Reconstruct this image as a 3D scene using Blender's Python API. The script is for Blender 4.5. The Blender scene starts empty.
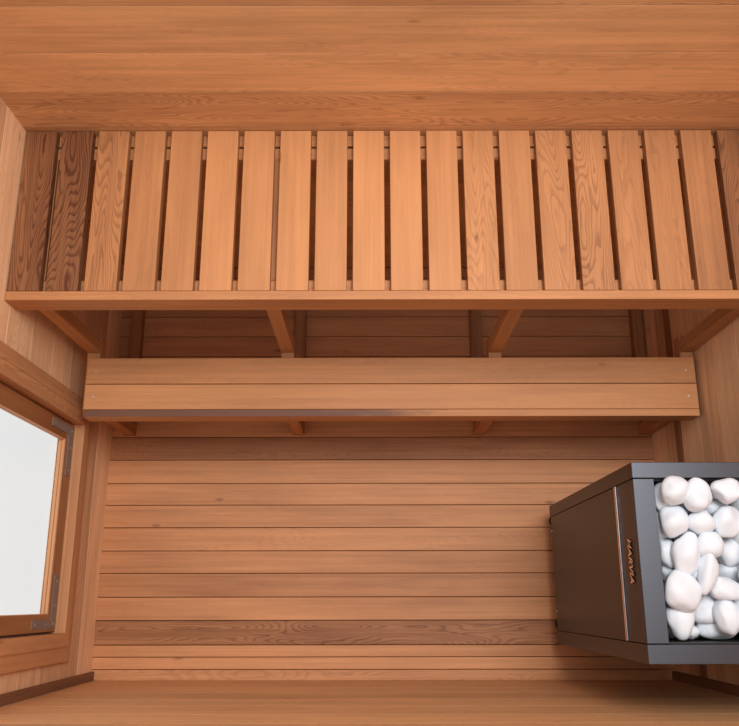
import bpy, bmesh, math, random
from mathutils import Vector, Matrix, noise
C = bpy.context.scene.collection
R = random.Random(7)

# ------------------------------------------------------------------ view
sc = bpy.context.scene
sc.view_settings.view_transform = 'Standard'
sc.view_settings.look = 'None'
sc.view_settings.exposure = 0.0
sc.view_settings.gamma = 1.0
sc.view_settings.use_curve_mapping = False

H = 3.1
TH, ROLL, YAW, FPX = 0.2801, -0.0047, -0.0031, 831.2
def make_camera():
    cam = bpy.data.cameras.new('camera')
    o = bpy.data.objects.new('camera', cam); C.objects.link(o)
    Rr, U = Vector((1, 0, 0)), Vector((0, math.cos(TH), math.sin(TH)))
    B = Vector((0, -math.sin(TH), math.cos(TH)))
    c, s = math.cos(ROLL), math.sin(ROLL)
    r2, u2 = c*Rr + s*U, c*U - s*Rr
    c, s = math.cos(-YAW), math.sin(-YAW)
    rz = Matrix(((c, -s, 0), (s, c, 0), (0, 0, 1)))
    r2, u2, b2 = rz @ r2, rz @ u2, rz @ B
    m = Matrix(((r2.x, u2.x, b2.x, 0), (r2.y, u2.y, b2.y, 0), (r2.z, u2.z, b2.z, H), (0, 0, 0, 1)))
    o.matrix_world = m
    cam.sensor_width = 36; cam.sensor_fit = 'HORIZONTAL'; cam.lens = FPX/739*36
    cam.clip_start = .02
    sc.camera = o
make_camera()

# ------------------------------------------------------------------ materials
def nt_new(name):
    m = bpy.data.materials.new(name); m.use_nodes = True
    nt = m.node_tree; nt.nodes.clear()
    return m, nt
class NB:
    def __init__(s, nt): s.nt = nt
    def n(s, t, **k):
        x = s.nt.nodes.new(t)
        for a, v in k.items(): setattr(x, a, v)
        return x
    def l(s, a, b): s.nt.links.new(a, b)
    def val(s, inp, v):
        if hasattr(v, 'is_output') or isinstance(v, bpy.types.NodeSocket): s.l(v, inp)
        else: inp.default_value = v
    def m(s, op, a, b=None, c=None, clamp=False):
        x = s.n('ShaderNodeMath', operation=op); x.use_clamp = clamp
        s.val(x.inputs[0], a)
        if b is not None: s.val(x.inputs[1], b)
        if c is not None: s.val(x.inputs[2], c)
        return x.outputs[0]
    def mix(s, f, a, b, mode='MIX'):
        x = s.n('ShaderNodeMix', data_type='RGBA', blend_type=mode)
        s.val(x.inputs[0], f); s.val(x.inputs[6], a); s.val(x.inputs[7], b)
        return x.outputs[2]
    def attr(s, name): return s.n('ShaderNodeAttribute', attribute_name=name).outputs['Fac']
    def xyz(s, x, y, z):
        c = s.n('ShaderNodeCombineXYZ'); s.val(c.inputs[0], x); s.val(c.inputs[1], y); s.val(c.inputs[2], z); return c.outputs[0]
    def noise(s, vec, scale, detail=2, rough=.5):
        x = s.n('ShaderNodeTexNoise'); s.l(vec, x.inputs['Vector'])
        x.inputs['Scale'].default_value = scale; x.inputs['Detail'].default_value = detail; x.inputs['Roughness'].default_value = rough
        return x.outputs['Fac']
    def ramp(s, f, lo, hi):
        x = s.n('ShaderNodeMapRange', interpolation_type='SMOOTHSTEP'); s.l(f, x.inputs[0])
        x.inputs[1].default_value = lo; x.inputs[2].default_value = hi
        return x.outputs[0]

def wood(name, light, dark, rough=.55, stain=False, streak=.10):
    m, nt = nt_new(name); b = NB(nt)
    uv = b.n('ShaderNodeUVMap', uv_map='UVMap').outputs[0]
    sp = b.n('ShaderNodeSeparateXYZ'); b.l(uv, sp.inputs[0]); U, V = sp.outputs[0], sp.outputs[1]
    bid, tone, fig = b.attr('bid'), b.attr('tone'), b.attr('fig')
    # slow field whose contour lines draw the flat-sawn figure
    wob = b.noise(b.xyz(b.m('MULTIPLY', U, 9), b.m('MULTIPLY', V, 26), b.m('MULTIPLY', bid, 13.7)), 1, 3, .55)
    f1 = b.noise(b.xyz(b.m('MULTIPLY', U, 1.5), b.m('MULTIPLY', V, 13), b.m('MULTIPLY', bid, 37.1)), 1, 1, .4)
    fld = b.m('ADD', f1, b.m('MULTIPLY', wob, .065))
    ph = b.m('MULTIPLY', fld, 34)
    saw = b.m('FRACT', ph)
    line = b.m('MULTIPLY', b.ramp(saw, .35, .88), b.m('SUBTRACT', 1, b.ramp(saw, .88, 1.0)))
    # straight grain
    sg = b.noise(b.xyz(b.m('MULTIPLY', U, 1.1), b.m('MULTIPLY', V, 85), b.m('MULTIPLY', bid, 5.3)), 1, 3, .6)
    fib = b.noise(b.xyz(b.m('MULTIPLY', U, 14), b.m('MULTIPLY', V, 520), bid), 1, 2, .6)
    slow = b.noise(b.xyz(b.m('MULTIPLY', U, 1.6), b.m('MULTIPLY', V, 6), b.m('MULTIPLY', bid, 3.1)), 1, 2, .5)
    t = b.m('ADD', tone, b.m('MULTIPLY', b.m('SUBTRACT', slow, .5), .55))
    t = b.m('ADD', t, b.m('MULTIPLY', b.m('SUBTRACT', sg, .5), .46))
    t = b.m('ADD', t, b.m('MULTIPLY', b.m('SUBTRACT', fib, .5), .10))
    t = b.m('ADD', t, b.m('MULTIPLY', b.m('MULTIPLY', line, fig), .30), clamp=False)
    st_ = b.noise(b.xyz(b.m('MULTIPLY', U, 3.0), b.m('MULTIPLY', V, 34), b.m('MULTIPLY', bid, 21.3)), 1, 4, .65)
    t = b.m('ADD', t, b.m('MULTIPLY', b.m('SUBTRACT', st_, .5), streak*4))
    # knots
    vo = b.n('ShaderNodeTexVoronoi'); vo.inputs['Scale'].default_value = 1
    b.l(b.xyz(b.m('MULTIPLY', U, 3.2), b.m('MULTIPLY', V, 9), b.m('MULTIPLY', bid, 9.7)), vo.inputs['Vector'])
    kn = b.m('SUBTRACT', 1, b.ramp(vo.outputs['Distance'], .02, .085))
    t = b.m('ADD', t, b.m('MULTIPLY', kn, .45))
    t = b.m('MAXIMUM', b.m('MINIMUM', t, 1.10), -.22)
    d = [max(0.0, x) for x in dark]
    col = b.n('ShaderNodeMix', data_type='RGBA'); col.clamp_factor = False
    b.l(t, col.inputs[0]); col.inputs[6].default_value = (*light, 1); col.inputs[7].default_value = (*d, 1)
    c = col.outputs[2]
    c = b.mix(1.0, c, (.02, .01, .005, 1), 'LIGHTEN')
    if stain:      # a weathered purple-grey stain running along part of the strip
        e = b.m('ADD', U, b.m('MULTIPLY', b.m('SUBTRACT', wob, .5), .5))
        k = b.m('SUBTRACT', 1, b.ramp(e, -.1, .35))
        k = b.m('MULTIPLY', k, b.m('GREATER_THAN', V, 1.0))
        c = b.mix(b.m('MULTIPLY', k, .85), c, (.10, .043, .034, 1))
    bs = b.n('ShaderNodeBsdfPrincipled'); b.l(c, bs.inputs['Base Color'])
    bs.inputs['Roughness'].default_value = rough
    bs.inputs['Specular IOR Level'].default_value = .35
    bp = b.n('ShaderNodeBump'); bp.inputs['Strength'].default_value = .12; bp.inputs['Distance'].default_value = .0008
    b.l(b.m('ADD', fib, b.m('MULTIPLY', sg, .8)), bp.inputs['Height']); b.l(bp.outputs[0], bs.inputs['Normal'])
    o = b.n('ShaderNodeOutputMaterial'); b.l(bs.outputs[0], o.inputs[0])
    return m

WL, WD = (.72, .355, .165), (.20, .075, .030)
M_bench = wood('cedar_bench', (.635, .285, .112), (.15, .052, .020))
M_wall = wood('cedar_wall', (.82, .440, .205), (.24, .095, .038), streak=.16)
M_floor = wood('cedar_floor', (.80, .375, .165), (.21, .075, .028), streak=.12)
M_side = wood('cedar_side_wall', (.88, .540, .310), (.30, .125, .055), streak=.2)
M_casing = wood('cedar_casing', (.74, .360, .165), (.19, .075, .030), .5)
M_dark = wood('thermo_wood_dark', (.30, .13, .062), (.07, .028, .014), .5)
M_sash = wood('sash_wood', (.52, .22, .085), (.17, .06, .02), .4)
M_stain = wood('cedar_stained_edge', (.635, .285, .112), (.15, .052, .020), .55, True)

def plain(name, col, rough=.5, metal=0, spec=.5, nz=0.0, ns=60, bump=0.0):
    m, nt = nt_new(name); b = NB(nt)
    tc = b.n('ShaderNodeTexCoord').outputs['Object']
    n = b.noise(tc, ns, 3, .6)
    f = b.m('ADD', 1 - nz/2, b.m('MULTIPLY', n, nz))
    mul = b.n('ShaderNodeVectorMath', operation='SCALE'); mul.inputs[0].default_value = col; b.l(f, mul.inputs['Scale'])
    bs = b.n('ShaderNodeBsdfPrincipled'); b.l(mul.outputs[0], bs.inputs['Base Color'])
    bs.inputs['Roughness'].default_value = rough; bs.inputs['Metallic'].default_value = metal
    bs.inputs['Specular IOR Level'].default_value = spec
    if bump:
        bp = b.n('ShaderNodeBump'); bp.inputs['Strength'].default_value = bump; bp.inputs['Distance'].default_value = .001
        b.l(n, bp.inputs['Height']); b.l(bp.outputs[0], bs.inputs['Normal'])
    o = b.n('ShaderNodeOutputMaterial'); b.l(bs.outputs[0], o.inputs[0])
    return m
M_steel = plain('anthracite_steel', (.080, .084, .097), .38, 1, .5, .10, 180, .05)
M_black = plain('black_steel', (.012, .012, .012), .5, 0, .5, .2, 80)
M_chrome = plain('polished_steel', (.36, .35, .38), .33, 1, .5, .1, 90)
M_copper = plain('copper_lettering', (.95, .52, .28), .45, 0, .5, .1, 90)
M_bracket = plain('zinc_bracket', (.26, .20, .17), .6, .1, .5, .25, 120)
M_screw = plain('screw_metal', (.62, .58, .54), .35, .8, .5, .1, 200)
M_stone = plain('white_marble_stone', (.76, .81, .87), .55, 0, .35, .05, 30, .35)

def glass_mat():
    m, nt = nt_new('window_glass'); b = NB(nt)
    tr = b.n('ShaderNodeBsdfTransparent'); tr.inputs[0].default_value = (.995, 1, .998, 1)
    gl = b.n('ShaderNodeBsdfGlossy'); gl.inputs['Roughness'].default_value = .01
    nn = b.noise(b.n('ShaderNodeTexCoord').outputs['Object'], 2, 1)
    lw = b.n('ShaderNodeLayerWeight'); lw.inputs[0].default_value = .5
    fr = b.m('ADD', .03, b.m('MULTIPLY', b.m('POWER', lw.outputs['Facing'], 5), .5))
    mx = b.n('ShaderNodeMixShader')
    b.l(b.m('MULTIPLY', fr, b.m('ADD', .6, b.m('MULTIPLY', nn, .1))), mx.inputs[0])
    b.l(tr.outputs[0], mx.inputs[1]); b.l(gl.outputs[0], mx.inputs[2])
    o = b.n('ShaderNodeOutputMaterial'); b.l(mx.outputs[0], o.inputs[0])
    return m
M_glass = glass_mat()

# ------------------------------------------------------------------ mesh helpers
class MB:
    """collects solids with grain coordinates (UV) and per-board grain attributes"""
    def __init__(s): s.v = []; s.f = []; s.uv = []; s.at = []
    def solid(s, pts, faces, along, at):
        """pts: Vectors, along: index of grain axis"""
        o = len(s.v); s.v += [tuple(p) for p in pts]
        for fc in faces:
            P = [Vector(pts[i]) for i in fc]
            n = (P[1]-P[0]).cross(P[2]-P[0])
            ax = max(range(3), key=lambda k: abs(n[k]))
            oth = [k for k in range(3) if k != ax]
            if ax == along: u_, v_ = oth; U = [(p[u_]*.03+p[v_]*.02, p[v_]) for p in P]
            else:
                v_ = [k for k in oth if k != along][0]
                U = [(p[along], p[v_] + .37*ax) for p in P]
            s.f.append([o+i for i in fc]); s.uv.append(U); s.at.append(at)
    def box(s, x0, x1, y0, y1, z0, z1, along=0, tone=.3, fig=.2, bid=None):
        if bid is None: bid = R.random()*10
        p = [(x, y, z) for z in (z0, z1) for y in (y0, y1) for x in (x0, x1)]
        F = [(0, 2, 3, 1), (4, 5, 7, 6), (0, 1, 5, 4), (2, 6, 7, 3), (0, 4, 6, 2), (1, 3, 7, 5)]
        s.solid(p, F, along, (bid, tone, fig)); return s
    def cyl(s, c, r, h, axis=2, n=20, at=(0, 0, 0), r2=None):
        r2 = r if r2 is None else r2
        e = [Vector((1, 0, 0)), Vector((0, 1, 0)), Vector((0, 0, 1))]
        a, b2, d = e[(axis+1) % 3], e[(axis+2) % 3], e[axis]
        c = Vector(c); pts = []
        for k, rr in ((0, r), (1, r2)):
            for i in range(n):
                t = 2*math.pi*i/n; pts.append(c + d*h*k + a*rr*math.cos(t) + b2*rr*math.sin(t))
        F = [[i, (i+1) % n, n+(i+1) % n, n+i] for i in range(n)] + [list(range(n))[::-1], list(range(n, 2*n))]
        s.solid(pts, F, axis, at); return s
    def build(s, name, mat, parent=None, bevel=.0012, seg=2, smooth=False):
        me = bpy.data.meshes.new(name); me.from_pydata(s.v, [], s.f)
        ul = me.uv_layers.new(name='UVMap')
        k = 0
        for U in s.uv:
            for u in U: ul.data[k].uv = u; k += 1
        for j, nm in enumerate(('bid', 'tone', 'fig')):
            a = me.attributes.new(nm, 'FLOAT', 'FACE')
            a.data.foreach_set('value', [t[j] for t in s.at])
        me.materials.append(mat); me.update()
        o = bpy.data.objects.new(name, me); C.objects.link(o)
        if bevel:
            md = o.modifiers.new('bevel', 'BEVEL'); md.width = bevel; md.segments = seg; md.limit_method = 'ANGLE'; md.angle_limit = .6
        if smooth:
            for p in me.polygons: p.use_smooth = True
        if parent: put(o, parent)
        return o
def put(o, parent):
    o.parent = parent
    o.location = Vector(o.location) - Vector(parent.location)     # parts are modelled in place
def empty(name, loc, label=None, cat=None, group=None, kind=None):
    o = bpy.data.objects.new(name, None); C.objects.link(o); o.location = loc; o.empty_display_size = .1
    tag(o, label, cat, group, kind); return o
def tag(o, label=None, cat=None, group=None, kind=None):
    for k, v in (('label', label), ('category', cat), ('group', group), ('kind', kind)):
        if v: o[k] = v
    return o
def subpart(o, parent):                                     # child of a part that is itself placed by put()
    o.parent = parent

XL, XR, YB, YF, ZT = -.979, 1.0645, 1.290, -.2625, 2.0
T = .045

# ------------------------------------------------------------------ floor
m = MB()
seams = [YB+.0, 1.246, 1.1635, 1.0811, .9995, .9190, .8385, .7590, .6795, .6001, .5136, .4255, .3456, .2637, .1801, .1009, .018, -.0619, -.1454, -.1855, -.2269, YF-.002]
tones = {9: (.66, .25), 8: (.34, .1), 10: (.30, .10), 11: (.34, .12), 12: (.36, .12), 13: (.30, .25), 14: (.38, .1), 15: (.46, .12), 16: (.32, .08), 17: (.66, .8), 18: (.24, .1), 19: (.20, .1), 20: (.28, .55)}
for i in range(len(seams)-1):
    y1, y0 = seams[i], seams[i+1]
    tn, fg = tones.get(i, (.40+.1*R.random(), .2))
    m.box(XL-T, XR+T, y0+.0010, y1-.0010, -.028, 0, 0, tn, fg)
m.box(XL-T, XR+T, YF-T, YB+T, -.05, -.0285, 0, .95, 0)
fl = m.build('floor', M_floor, None, .0016); tag(fl, 'floor of narrow reddish cedar boards running left to right', 'floor', None, 'structure')

# ------------------------------------------------------------------ walls
g = .0009
m = MB()
zs = [0, .055, .218, .381, .544, .707, .870, 1.033, 1.196, 1.3583, 1.5241, 1.69, 1.853, ZT]
bt = {7: (.30, .9), 8: (.10, .5), 9: (.20, .22), 10: (.40, .6)}
for i in range(len(zs)-1):
    tn, fg = bt.get(i, (.35+.15*R.random(), .3))
    m.box(XL-T, XR+T, YB, YB+.03, zs[i]+g, zs[i+1]-g, 0, tn, fg)
m.box(XL-T, XR+T, YB+.0305, YB+T, -.028, ZT, 0, .9, 0)
tag(m.build('wall_back', M_wall, None, .0008), 'cedar plank wall behind the upper slatted bench', 'wall', None, 'structure')

m = MB()
zs = [0, .10, .263, .426, .589, .752, .915, 1.078, 1.24, 1.40, 1.565, 1.73, 1.89, ZT]
for i in range(len(zs)-1):
    m.box(XL-T, XR+T, YF-.03, YF, zs[i]+g, zs[i+1]-g, 0, (.18, .10, .02, .16, .04, .12, .0)[i % 7], .6)
m.box(XL-T, XR+T, YF-T, YF-.0305, -.028, ZT, 0, .9, 0)
tag(m.build('wall_front', M_wall, None, .0008), 'cedar plank wall along the bottom of the picture', 'wall', None, 'structure')

# left wall with the window opening
OY0, OY1, OZ0, OZ1 = -.098, .576, .364, 1.36
m = MB()
zs = [0, .157, .32, .483, .646, .809, .972, 1.135, 1.298, 1.461, 1.624, 1.787, 1.95, ZT]
lt = {0: (-.05, .08), 1: (.48, .25), 2: (.36, .2), 3: (.12, .25), 4: (.16, .1), 5: (.04, .6), 6: (.0, .5), 7: (.40, .15), 8: (.35, .2)}
for i in range(len(zs)-1):
    a, b_ = zs[i]+g, zs[i+1]-g; tn, fg = lt.get(i, (.2+.2*R.random(), .2)); bid = R.random()*10
    kw = dict(along=1, tone=tn, fig=fg, bid=bid)
    if b_ <= OZ0 or a >= OZ1: m.box(XL-.03, XL, YF, YB, a, b_, **kw); continue
    m.box(XL-.03, XL, YF, OY0, a, b_, **kw); m.box(XL-.03, XL, OY1, YB, a, b_, **kw)
    if a < OZ0: m.box(XL-.03, XL, OY0, OY1, a, OZ0, **kw)
    if b_ > OZ1: m.box(XL-.03, XL, OY0, OY1, OZ1, b_, **kw)
for q in ((YF, YB, 0, OZ0), (YF, YB, OZ1, ZT), (YF, OY0, OZ0, OZ1), (OY1, YB, OZ0, OZ1)):
    m.box(XL-T, XL-.0305, q[0], q[1], q[2], q[3], 1, .9, 0)
tag(m.build('wall_left', M_side, None, .0007), 'cedar plank wall with the window in it', 'wall', None, 'structure')

m = MB()
zs = [0, .15, .235, .30, .463, .626, .789, .952, 1.115, 1.278, 1.44, 1.60, 1.765, 1.93, ZT]
rt = {0: (.10, .15), 1: (.45, .2), 2: (.95, .1), 3: (.10, .15), 4: (.18, .35), 5: (.08, .3), 6: (.14, .2)}
for i in range(len(zs)-1):
    tn, fg = rt.get(i, (.25+.15*R.random(), .25))
    m.box(XR, XR+.03, YF, YB, zs[i]+g, zs[i+1]-g, 1, tn, fg)
m.box(XR+.0305, XR+T, YF, YB, 0, ZT, 1, .9, 0)
tag(m.build('wall_right', M_side, None, .0007), 'cedar plank wall behind the heater', 'wall', None, 'structure')

# dark corner battens
m = MB().box(XL, XL+.010, YF, -.2325, 0, ZT, 2, .45, .3)
tag(m.build('trim_1', M_dark, None, .001), 'dark brown corner batten below the window', 'trim', None, 'structure')
m = MB().box(XR-.010, XR, YF, -.2325, 0, ZT, 2, .45, .3)
tag(m.build('trim_2', M_dark, None, .001), 'dark brown corner batten beneath the heater', 'trim', None, 'structure')

# ------------------------------------------------------------------ window
win = empty('window_1', (XL, .24, OZ0), 'small hinged window with cedar casing in the left wall', 'window', None, 'structure')
IY0, IY1, IZ0, IZ1 = -.092, .570, .371, 1.353
CW = .088
prof = [(0, XL), (0, -.955), (.040, -.955), (.046, -.959), (CW, -.964), (CW, XL)]
def casing(side, tone, fig):
    mb = MB(); ends = []
    for e in (0, 1):
        ring = []
        for w, x in prof:
            if side in ('bottom', 'top'):
                z = IZ0-w if side == 'bottom' else IZ1+w
                y = IY0-w if e == 0 else IY1+w
            else:
                y = IY0-w if side == 'front' else IY1+w
                z = IZ0-w if e == 0 else IZ1+w
            ring.append((x, y, z))
        ends.append(ring)
    n = len(prof); pts = ends[0]+ends[1]
    F = [[i, (i+1) % n, n+(i+1) % n, n+i] for i in range(n)] + [list(range(n)), list(range(n, 2*n))[::-1]]
    mb.solid(pts, F, 1 if side in ('bottom', 'top') else 2, (R.random()*10, tone, fig))
    o = mb.build('casing_board', M_casing, win, .0012)
    bm = bmesh.new(); bm.from_mesh(o.data); bmesh.ops.recalc_face_normals(bm, faces=bm.faces); bm.to_mesh(o.data); bm.free()
casing('bottom', .34, .15); casing('back', .40, .75); casing('front', .28, .2); casing('top', .35, .3)
# jamb lining the opening
m = MB()
jx0, jx1 = XL-.058, XL-.0002
m.box(jx0, jx1, OY0+.0003, OY1-.0003, OZ0+.0003, IZ0, 1, .18, .1); m.box(jx0, jx1, OY0+.0003, OY1-.0003, IZ1, OZ1-.0003, 1, .3, .1)
m.box(jx0, jx1, OY0+.0003, IY0, IZ0+.0003, IZ1-.0003, 2, .3, .1); m.box(jx0, jx1, IY1, OY1-.0003, IZ0+.0003, IZ1-.0003, 2, .3, .1)
m.build('window_jamb', M_casing, win, .0006)
# sash
SX = -.985
sy0, sy1, sz0, sz1 = IY0+.006, IY1-.006, IZ0+.008, IZ1-.006
gy0, gy1, gz0, gz1 = -.036, .510, .449, 1.285
m = MB()
m.box(SX-.027, SX, sy0, sy1, sz0, gz0, 1, .45, .25); m.box(SX-.027, SX, sy0, sy1, gz1, sz1, 1, .45, .25)
m.box(SX-.027, SX, sy0, gy0, gz0+.0003, gz1-.0003, 2, .5, .25); m.box(SX-.027, SX, gy1, sy1, gz0+.0003, gz1-.0003, 2, .55, .25)
for q in ((sy0-.0055, sy1+.0055, IZ0+.0003, gz0-.02), (sy0-.0055, sy1+.0055, gz1+.02, IZ1-.0003)):
    m.box(SX-.034, SX-.0275, q[0], q[1], q[2], q[3], 1, .8, .1)
m.box(SX-.034, SX-.0275, sy0-.0055, gy0-.01, gz0-.0199, gz1+.0199, 2, .8, .1); m.box(SX-.034, SX-.0275, gy1+.01, sy1+.0055, gz0-.0199, gz1+.0199, 2, .8, .1)
sash = m.build('sash_frame', M_sash, win, .0012)
# glazing beads: an outer and an inner strip with a groove between
m = MB()
for x0, x1, d in ((SX-.0105, SX-.0015, .003), (SX-.0215, SX-.0125, .003)):
    m.box(x0, x1, gy0+.0005, gy1-.0005, gz0, gz0+d, 1, .15, .1); m.box(x0, x1, gy0+.0005, gy1-.0005, gz1-d, gz1, 1, .2, .1)
    m.box(x0, x1, gy0, gy0+d, gz0+d+.0002, gz1-d-.0002, 2, .2, .1); m.box(x0, x1, gy1-d, gy1, gz0+d+.0002, gz1-d-.0002, 2, .2, .1)
m.build('glazing_bead', M_casing, win, .0008)
MB().box(SX-.0262, SX-.0222, gy0+.001, gy1-.001, gz0+.001, gz1-.001, 1).build('pane', M_glass, win, 0)
# corner brackets
def lbracket(y, z, dy, dz, ly, lz):
    wz, wy, t = .040, .026, .0022
    y1, z1 = y+dy*ly, z+dz*lz
    pts2 = [(y, z), (y1, z), (y1, z+dz*wz), (y+dy*wy, z+dz*wz), (y+dy*wy, z1), (y, z1)]
    pts = [(SX+.0001, a, b) for a, b in pts2] + [(SX+t, a, b) for a, b in pts2]
    n = 6; F = [[i, (i+1) % n, n+(i+1) % n, n+i] for i in range(n)] + [[0, 3, 2, 1], [0, 5, 4, 3], [6, 7, 8, 9], [6, 9, 10, 11]]
    mb = MB(); mb.solid(pts, F, 1, (0, 0, 0)); o = mb.build('corner_bracket', M_bracket, win, 0)
    bm = bmesh.new(); bm.from_mesh(o.data); bmesh.ops.recalc_face_normals(bm, faces=bm.faces); bm.to_mesh(o.data); bm.free()
    for f in (.42, .88):
        for cy, cz in ((y+dy*ly*f, z+dz*wz/2), (y+dy*wy/2, z+dz*lz*f)):
            s = MB().cyl((SX+t, cy, cz), .0034, .0012, 0, 14).build('screw', M_screw, None, 0)
            s.parent = o; s.location = Vector((0, 0, 0))
    s = MB().cyl((SX+t, y+dy*wy/2, z+dz*wz/2), .0034, .0012, 0, 14).build('screw', M_screw, None, 0); s.parent = o
lbracket(sy1-.010, sz0+.010, -1, 1, .160, .185)
lbracket(sy0+.010, sz0+.010, 1, 1, .160, .185)
lbracket(sy1-.010, sz1-.010, -1, -1, .165, .165)
lbracket(sy0+.010, sz1-.010, 1, -1, .165, .165)

# ------------------------------------------------------------------ upper bench
ZU = 1.0122
LEGX = [(-.929, -.887), (-.292, -.250), (.389, .431), (1.018, 1.060)]
ub = empty('upper_bench', ((XL+XR)/2, 1.03, 0), 'high slatted cedar bench running wall to wall along the back', 'bench')
st = [(.86, .75), (.84, .8), (.34, 1.0), (.34, .2), (.30, .15), (.16, .06), (.20, .06), (.14, .05), (.20, .05), (.06, .04), (.12, .05), (.14, .06), (.16, .75), (.16, .15), (.24, .8), (.26, 1.1), (.30, .5), (.36, .35), (.44, .15), (.74, .8)]  # wood tones; darkening towards the ends also paints the lamp's falloff
for i in range(20):
    x0 = -.9757+.1032*i; x1 = min(x0+.0868, XR-.0015)
    MB().box(x0, x1, .8035, YB-.0015, ZU-.028, ZU, 1, *st[i]).build('slat', M_bench, ub, .0022, 3)
MB().box(XL+.0015, XR-.0015, .7775, .8030, .9285, ZU, 0, .26, .3).build('front_board', M_bench, ub, .0022, 3)
for y0, y1 in ((.804, .844), (1.2125, 1.2480), (1.2545, YB-.001)):
    MB().box(XL+.0015, XR-.0015, y0, y1, .942, ZU-.0283, 0, .25, .1).build('rail', M_bench, ub, .002)
for a, b_ in LEGX:
    MB().box(a, b_, .8445, 1.212, .942, ZU-.0283, 1, .5, .1).build('crossbar', M_bench, ub, .002)
    MB().box(a, b_, .7870, .8270, .4845, .9280, 2, .34, .15).build('post', M_bench, ub, .002)

# ------------------------------------------------------------------ lower bench
ZL = .5118
lb = empty('lower_bench', (.066, .67, 0), 'low step bench of two cedar planks in front of the slatted bench', 'bench')
a0, a1 = -.9165, 1.0495
pk1 = MB().box(a0, a1, .6765, .7625, ZL-.027, ZL, 0, .22, .2).build('seat_plank', M_bench, lb, .002, 3)
pk2 = MB().box(a0, a1, .5920, .6745, ZL-.027, ZL, 0, .18, .15).build('seat_plank', M_bench, lb, .002, 3)
fb = MB().box(a0, a1, .5680, .5912, .438, ZL, 0, .2, .15).build('front_board', M_stain, lb, .002, 3)
fb['label'] = 'front edge board with a purple-grey stain on its left half'
for a, b_ in LEGX:
    MB().box(a, b_, .5920, .8430, .430, ZL-.0273, 1, .3, .1).build('support_arm', M_bench, lb, .002)
    MB().box(a, b_, .6065, .6480, .0, .4297, 2, .4, .15).build('leg', M_bench, lb, .002)
    MB().box(a, b_, .6485, 1.285, .0, .042, 1, .62, .15).build('floor_rail', M_bench, lb, .002)
for x in (a0+.030, a1-.030):
    for y, pk in ((.719, pk1), (.633, pk2)):
        s = MB().cyl((x, y, ZL+.0001), .0036, .0008, 2, 14).build('screw', M_screw, None, 0); subpart(s, pk)

# ------------------------------------------------------------------ heater
HX0, HX1, HY0, HY1, HZ0, HZ1 = .6334, 1.040, -.1375, .3258, .127, 1.0913
ht = empty('sauna_heater', ((HX0+HX1)/2, (HY0+HY1)/2, 0), 'tall anthracite steel sauna heater with an open top full of white stones', 'sauna heater')
PN, PS = .2875, -.0945        # inner faces of the side plates
MB().box(HX0, HX1, PN, HY1, HZ0, HZ1, 2).build('side_panel', M_steel, ht, .0012)
MB().box(HX0, HX1, HY0, PS, HZ0, HZ1, 2).build('side_panel', M_steel, ht, .0012)
fp = MB().box(HX0+.0006, HX0+.018, PS+.0018, PN-.0018, HZ0+.012, HZ1-.0215, 2).build('front_panel', M_steel, ht, .001)
MB().box(HX0+.0006, .6845, PS+.0018, PN-.0018, HZ1-.020, HZ1-.0004, 1).build('top_rim', M_steel, ht, .001)
MB().box(HX1-.012, HX1, PS+.001, PN-.001, HZ0+.012, HZ1-.004, 1).build('back_panel', M_steel, ht, .001)
MB().box(HX0+.019, HX1-.013, PS+.0005, PN-.0005, HZ0, HZ0+.010, 1).build('bottom_plate', M_black, ht, .001)
# groove in the panel: its reflections painted as raised steel and copper strips
sp1 = MB().box(HX0-.0030, HX0+.0004, PS+.002, PN-.002, .943, .950, 1).build('groove_glint', M_chrome, None, .0012, 3)
sp2 = MB().box(HX0-.0022, HX0+.0004, PS+.002, PN-.002, .934, .9425, 1).build('groove_copper_glint', M_copper, None, .0008)
subpart(sp1, fp); subpart(sp2, fp)
# stone basket: grate and liner
m = MB()
lx0, lx1 = .6846, HX1-.0125
m.box(lx0-.0004, lx0+.004, PS+.002, PN-.002, .90, HZ1-.021, 1)
m.box(lx0, lx1, PN-.0040, PN-.0008, .90, HZ1-.018, 0); m.box(lx0, lx1, PS+.0008, PS+.0045, .90, HZ1-.010, 0)
m.box(lx0, lx1, PS+.005, PN-.005, .930, .936, 0)
n = 26
for i in range(n):      # corrugated edge bars standing against the liner
    x = lx0+.008+(lx1-lx0-.016)*i/(n-1)
    m.box(x-.0035, x+.0035, PN-.0065, PN-.0046, .937, HZ1-.030, 2)
m.build('stone_basket', M_black, ht, .0006)
for y in (.2376, -.0299):
    s = MB().cyl((HX0-.0018, y, .150), .0042, .0026, 0, 14).build('screw', M_screw, None, .0004); subpart(s, fp)
for x in (.676, HX1-.045):
    for y in (.285, -.076):
        MB().cyl((x, y, 0), .021, .018, 2, 24, r2=.019).cyl((x, y, .0182), .010, HZ0-.0185, 2, 16).build('foot', M_black, ht, .002)
# lettering on the front panel
cu = bpy.data.curves.new('lettering', 'FONT'); cu.body = 'HARVIA'; cu.size = .0300; cu.extrude = .0014; cu.offset = .0005
cu.align_x = 'CENTER'; cu.align_y = 'CENTER'; cu.shear = .30; cu.space_character = 1.0
tmp = bpy.data.objects.new('lettering_source', cu); C.objects.link(tmp)
bpy.context.view_layer.update()
me = bpy.data.meshes.new_from_object(tmp.evaluated_get(bpy.context.evaluated_depsgraph_get()))
bpy.data.objects.remove(tmp)
xs = [v.co.x for v in me.vertices]; ys = [v.co.y for v in me.vertices]
wx, wy = max(xs)-min(xs), max(ys)-min(ys); cx, cy = (max(xs)+min(xs))/2, (max(ys)+min(ys))/2
for v in me.vertices:
    a, b_, d = (v.co.x-cx)/wx*.106, (v.co.y-cy)/wy*.027, v.co.z
    v.co = Vector((HX0-.0014-d, .0955-a, 1.029+b_))
me.name = 'lettering'; me.materials.clear(); me.materials.append(M_copper); me.materials.append(M_black)
me.update()
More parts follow.
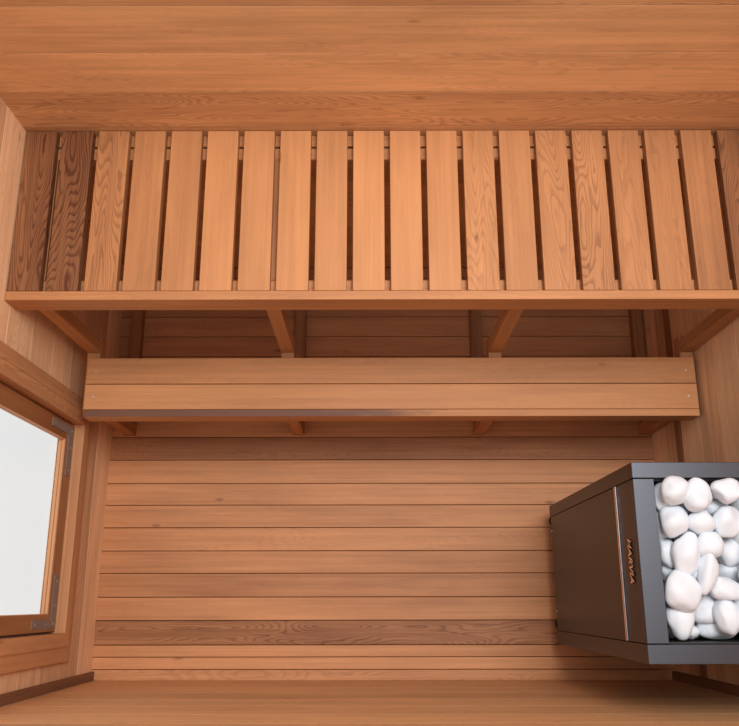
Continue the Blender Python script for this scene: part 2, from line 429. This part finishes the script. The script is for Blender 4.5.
for p in me.polygons:
    if abs(p.normal.x) < .7: p.material_index = 1  # black side faces paint the shadow edging the letters
o = bpy.data.objects.new('lettering', me); C.objects.link(o); subpart(o, fp)
o['label'] = 'raised copper-coloured lettering'

# ------------------------------------------------------------------ stones
ST = [(1, 0.7134, 0.2461, 1.0545, 0.0239, 0.0371, 0.0259), (2, 0.7329, 0.257, 1.098, 0.0349, 0.0345, 0.03), (3, 0.7812, 0.2467, 1.098, 0.0349, 0.0394, 0.03), (4, 0.8515, 0.2537, 1.098, 0.0374, 0.0308, 0.03), (5, 0.9113, 0.2649, 1.0364, 0.0292, 0.0186, 0.0211), (6, 0.7312, 0.1876, 1.073, 0.0331, 0.0411, 0.03), (7, 0.7107, 0.1806, 1.0319, 0.0212, 0.0345, 0.0235), (8, 0.792, 0.1828, 1.073, 0.0345, 0.0318, 0.03), (9, 0.8433, 0.2208, 1.0396, 0.0345, 0.0239, 0.0259), (10, 0.8594, 0.1854, 1.073, 0.0398, 0.0371, 0.03), (11, 0.7782, 0.1513, 1.0362, 0.0265, 0.0265, 0.0284), (12, 0.719, 0.1134, 1.0343, 0.0252, 0.0371, 0.0272), (13, 0.7505, 0.1089, 1.073, 0.0345, 0.053, 0.03), (14, 0.8077, 0.1307, 1.073, 0.0318, 0.0305, 0.03), (15, 0.8744, 0.1197, 1.0234, 0.0371, 0.0398, 0.03), (16, 0.7264, 0.0668, 1.0203, 0.0225, 0.0212, 0.0235), (17, 0.7972, 0.0621, 1.0771, 0.0239, 0.0504, 0.0259), (18, 0.8687, 0.0671, 1.0046, 0.0345, 0.0265, 0.0284), (19, 0.8416, 0.0287, 1.0588, 0.0424, 0.0278, 0.0296), (20, 0.7319, 0.0241, 1.073, 0.0424, 0.049, 0.03), (21, 0.8031, -0.0148, 1.0158, 0.0384, 0.0371, 0.03), (22, 0.8411, -0.0326, 1.0542, 0.0331, 0.0437, 0.03), (23, 0.7325, -0.0401, 1.0409, 0.0358, 0.0464, 0.03), (24, 0.8295, -0.0547, 1.003, 0.0477, 0.0318, 0.03), (25, 0.7642, -0.0693, 1.0192, 0.0186, 0.0172, 0.0199), (26, 0.7716, 0.0661, 1.0423, 0.0239, 0.0239, 0.0259), (27, 0.8848, 0.0036, 1.0349, 0.0265, 0.0318, 0.0284), (28, 0.9061, -0.0626, 1.0351, 0.0292, 0.0239, 0.0259), (29, 0.9248, 0.231, 1.0129, 0.0265, 0.0318, 0.0284), (30, 0.9047, 0.1573, 1.0529, 0.0265, 0.0345, 0.0284), (31, 0.8955, 0.0632, 1.0771, 0.0239, 0.0345, 0.0259), (32, 0.9391, 0.255, 1.073, 0.0345, 0.0345, 0.03), (33, 0.9606, 0.1932, 1.073, 0.0345, 0.0398, 0.03), (34, 0.9537, 0.1157, 1.073, 0.0371, 0.0371, 0.03), (35, 0.9392, 0.0378, 1.0624, 0.0345, 0.0424, 0.03), (36, 0.9117, -0.0308, 1.073, 0.0345, 0.0371, 0.03), (37, 0.9583, -0.052, 1.0492, 0.0318, 0.0345, 0.03), (38, 0.9921, 0.2392, 1.0531, 0.0292, 0.0345, 0.03), (39, 0.9936, 0.1434, 1.0432, 0.0292, 0.0398, 0.03), (40, 0.9759, 0.0035, 1.035, 0.0292, 0.0345, 0.03)]
SL = {
 1: 'white stone in the top left corner of the heater, half under the round one',
 2: 'large smooth round white stone, topmost in the heater near its left top corner',
 3: 'big white stone with a rounded triangular outline near the top of the pile',
 4: 'angular faceted white stone with a sharp ridge in the upper row',
 5: 'white stone wedged behind the faceted one at the upper rim',
 6: 'white stone with a dented left side, below the topmost round stone',
 7: 'narrow white stone squeezed against the left rim beside the dented one',
 8: 'rounded squarish white stone right of the dented stone',
 9: 'flat white stone half hidden between the faceted and the triangular stones',
 10: 'large smooth white stone with a pointed top near the right edge',
 11: 'white stone mostly hidden under the dented stone and the long one',
 12: 'white stone against the left rim halfway down, half in shade',
 13: 'tall long white stone tapering downward, left of the middle of the pile',
 14: 'small smooth round white stone in the middle of the pile',
 15: 'big white stone below the pointed smooth one, right of the round middle stone',
 16: 'small white stone against the left rim just above the largest stone',
 17: 'slim upright white stone leaning in the centre of the pile',
 18: 'white stone between the slim leaning stone and the right edge',
 19: 'wide chipped white stone lying sideways right of the slim leaning one',
 20: 'largest smooth white stone at the left rim in the lower half',
 21: 'round white stone right of the largest one, sunk lower in the pile',
 22: 'upright white stone with a soft ridge near the lower right',
 23: 'white stone with a deep crease in the lower left corner of the heater',
 24: 'wide oval white stone at the lower rim of the heater',
 25: 'tiny white stone at the lower rim between the creased and the oval stones',
 26: 'small white stone deep in a gap beside the slim leaning stone',
 27: 'white stone partly cut off by the right edge, above the ridged upright one',
 28: 'white stone partly cut off by the right edge near the lower rim',
 29: 'white stone cut off by the right edge, below the faceted one',
 30: 'white stone cut off by the right edge, below the pointed smooth one',
 31: 'white stone cut off by the right edge beside the wide chipped one'}
ANG = {4: .75, 10: .45, 19: .7, 22: .5, 17: .45, 23: .65, 6: .4, 5: .6, 12: .4, 3: .35, 13: .35, 24: .3, 9: .4, 15: .25, 21: .25}
ROT = {13: -12, 17: -14, 3: 12, 19: -12, 22: 6, 10: 20, 12: 8}
def stone_mesh(k, rx, ry, rz):
    bm = bmesh.new(); bmesh.ops.create_icosphere(bm, subdivisions=4, radius=1)
    off = Vector((k*7.3, k*3.1, k*1.7)); rr = random.Random(k*11+3)
    planes = []
    a = ANG.get(k, .14)
    for j in range(3+int(a*9)):
        d = Vector((rr.uniform(-1, 1), rr.uniform(-1, 1), rr.uniform(-.3, 1))).normalized()
        planes.append((d, 1-rr.uniform(.04, .10+a*.38)))
    soft = .5 if a > .2 else .75
    for v in bm.verts:
        p = v.co.copy()
        for d, h in planes:
            e = p.dot(d)-h
            if e > 0: p -= d*e*(1-soft*.45)
        # superellipsoid fullness keeps the pebbles plump
        f = 1+.30*noise.noise(p*.95+off)+.05*noise.noise(p*2.6+off)
        p *= f
        v.co = p
    for _ in range(1 if a > .5 else 3): bmesh.ops.smooth_vert(bm, verts=bm.verts, factor=.5, use_axis_x=True, use_axis_y=True, use_axis_z=True)
    mx = [max(v.co[i] for v in bm.verts) for i in range(3)]; mn = [min(v.co[i] for v in bm.verts) for i in range(3)]
    for v in bm.verts:
        for i, r_ in enumerate((rx, ry, rz)): v.co[i] = ((v.co[i]-mn[i])/(mx[i]-mn[i])*2-1)*r_
    me = bpy.data.meshes.new('stone'); bm.to_mesh(me); bm.free()
    for p in me.polygons: p.use_smooth = True
    me.materials.append(M_stone); return me
for (k, x, y, z, rx, ry, rz) in ST:
    o = bpy.data.objects.new('heater_stone', stone_mesh(k, rx*1.02, ry*1.02, rz*1.02)); C.objects.link(o)
    o.location = (x, y, z); o.rotation_euler.z = math.radians(ROT.get(k, 0))
    tag(o, SL.get(k, 'smooth white stone on the side of the heater next to the right wall'), 'stone', 'white stones heaped in the heater')
# lower layer seen through the gaps
k = 60; rr = random.Random(5)
base_me = [stone_mesh(60+j, .031, .033, .0225) for j in range(4)]
for i in range(5):
    for j in range(5):
        x = .7215+i*.0660+(.0 if j % 2 else .004); y = -.053+j*.0735
        if x > .99: x = .990
        o = bpy.data.objects.new('heater_stone', base_me[(i+j) % 4]); C.objects.link(o)
        o.location = (x, y, .9605)
        tag(o, 'white stone buried at the bottom of the heap, glimpsed through the gaps', 'stone', 'white stones heaped in the heater')

# ------------------------------------------------------------------ light
w = bpy.data.worlds.new('world'); sc.world = w; w.use_nodes = True
bg = w.node_tree.nodes['Background']; bg.inputs[0].default_value = (1, 1, 1, 1); bg.inputs[1].default_value = .86
def area(name, loc, size, power, target, col=(1, 1, 1)):
    l = bpy.data.lights.new(name, 'AREA'); l.shape = 'DISK'; l.size = size; l.energy = power; l.color = col
    o = bpy.data.objects.new(name, l); C.objects.link(o); o.location = loc
    o.rotation_euler = (Vector(target)-Vector(loc)).to_track_quat('-Z', 'Y').to_euler()
area('overhead_lamp', (.65, .92, 4.4), 1.5, 88, (-.2, .4, .3), (1, .985, .97))
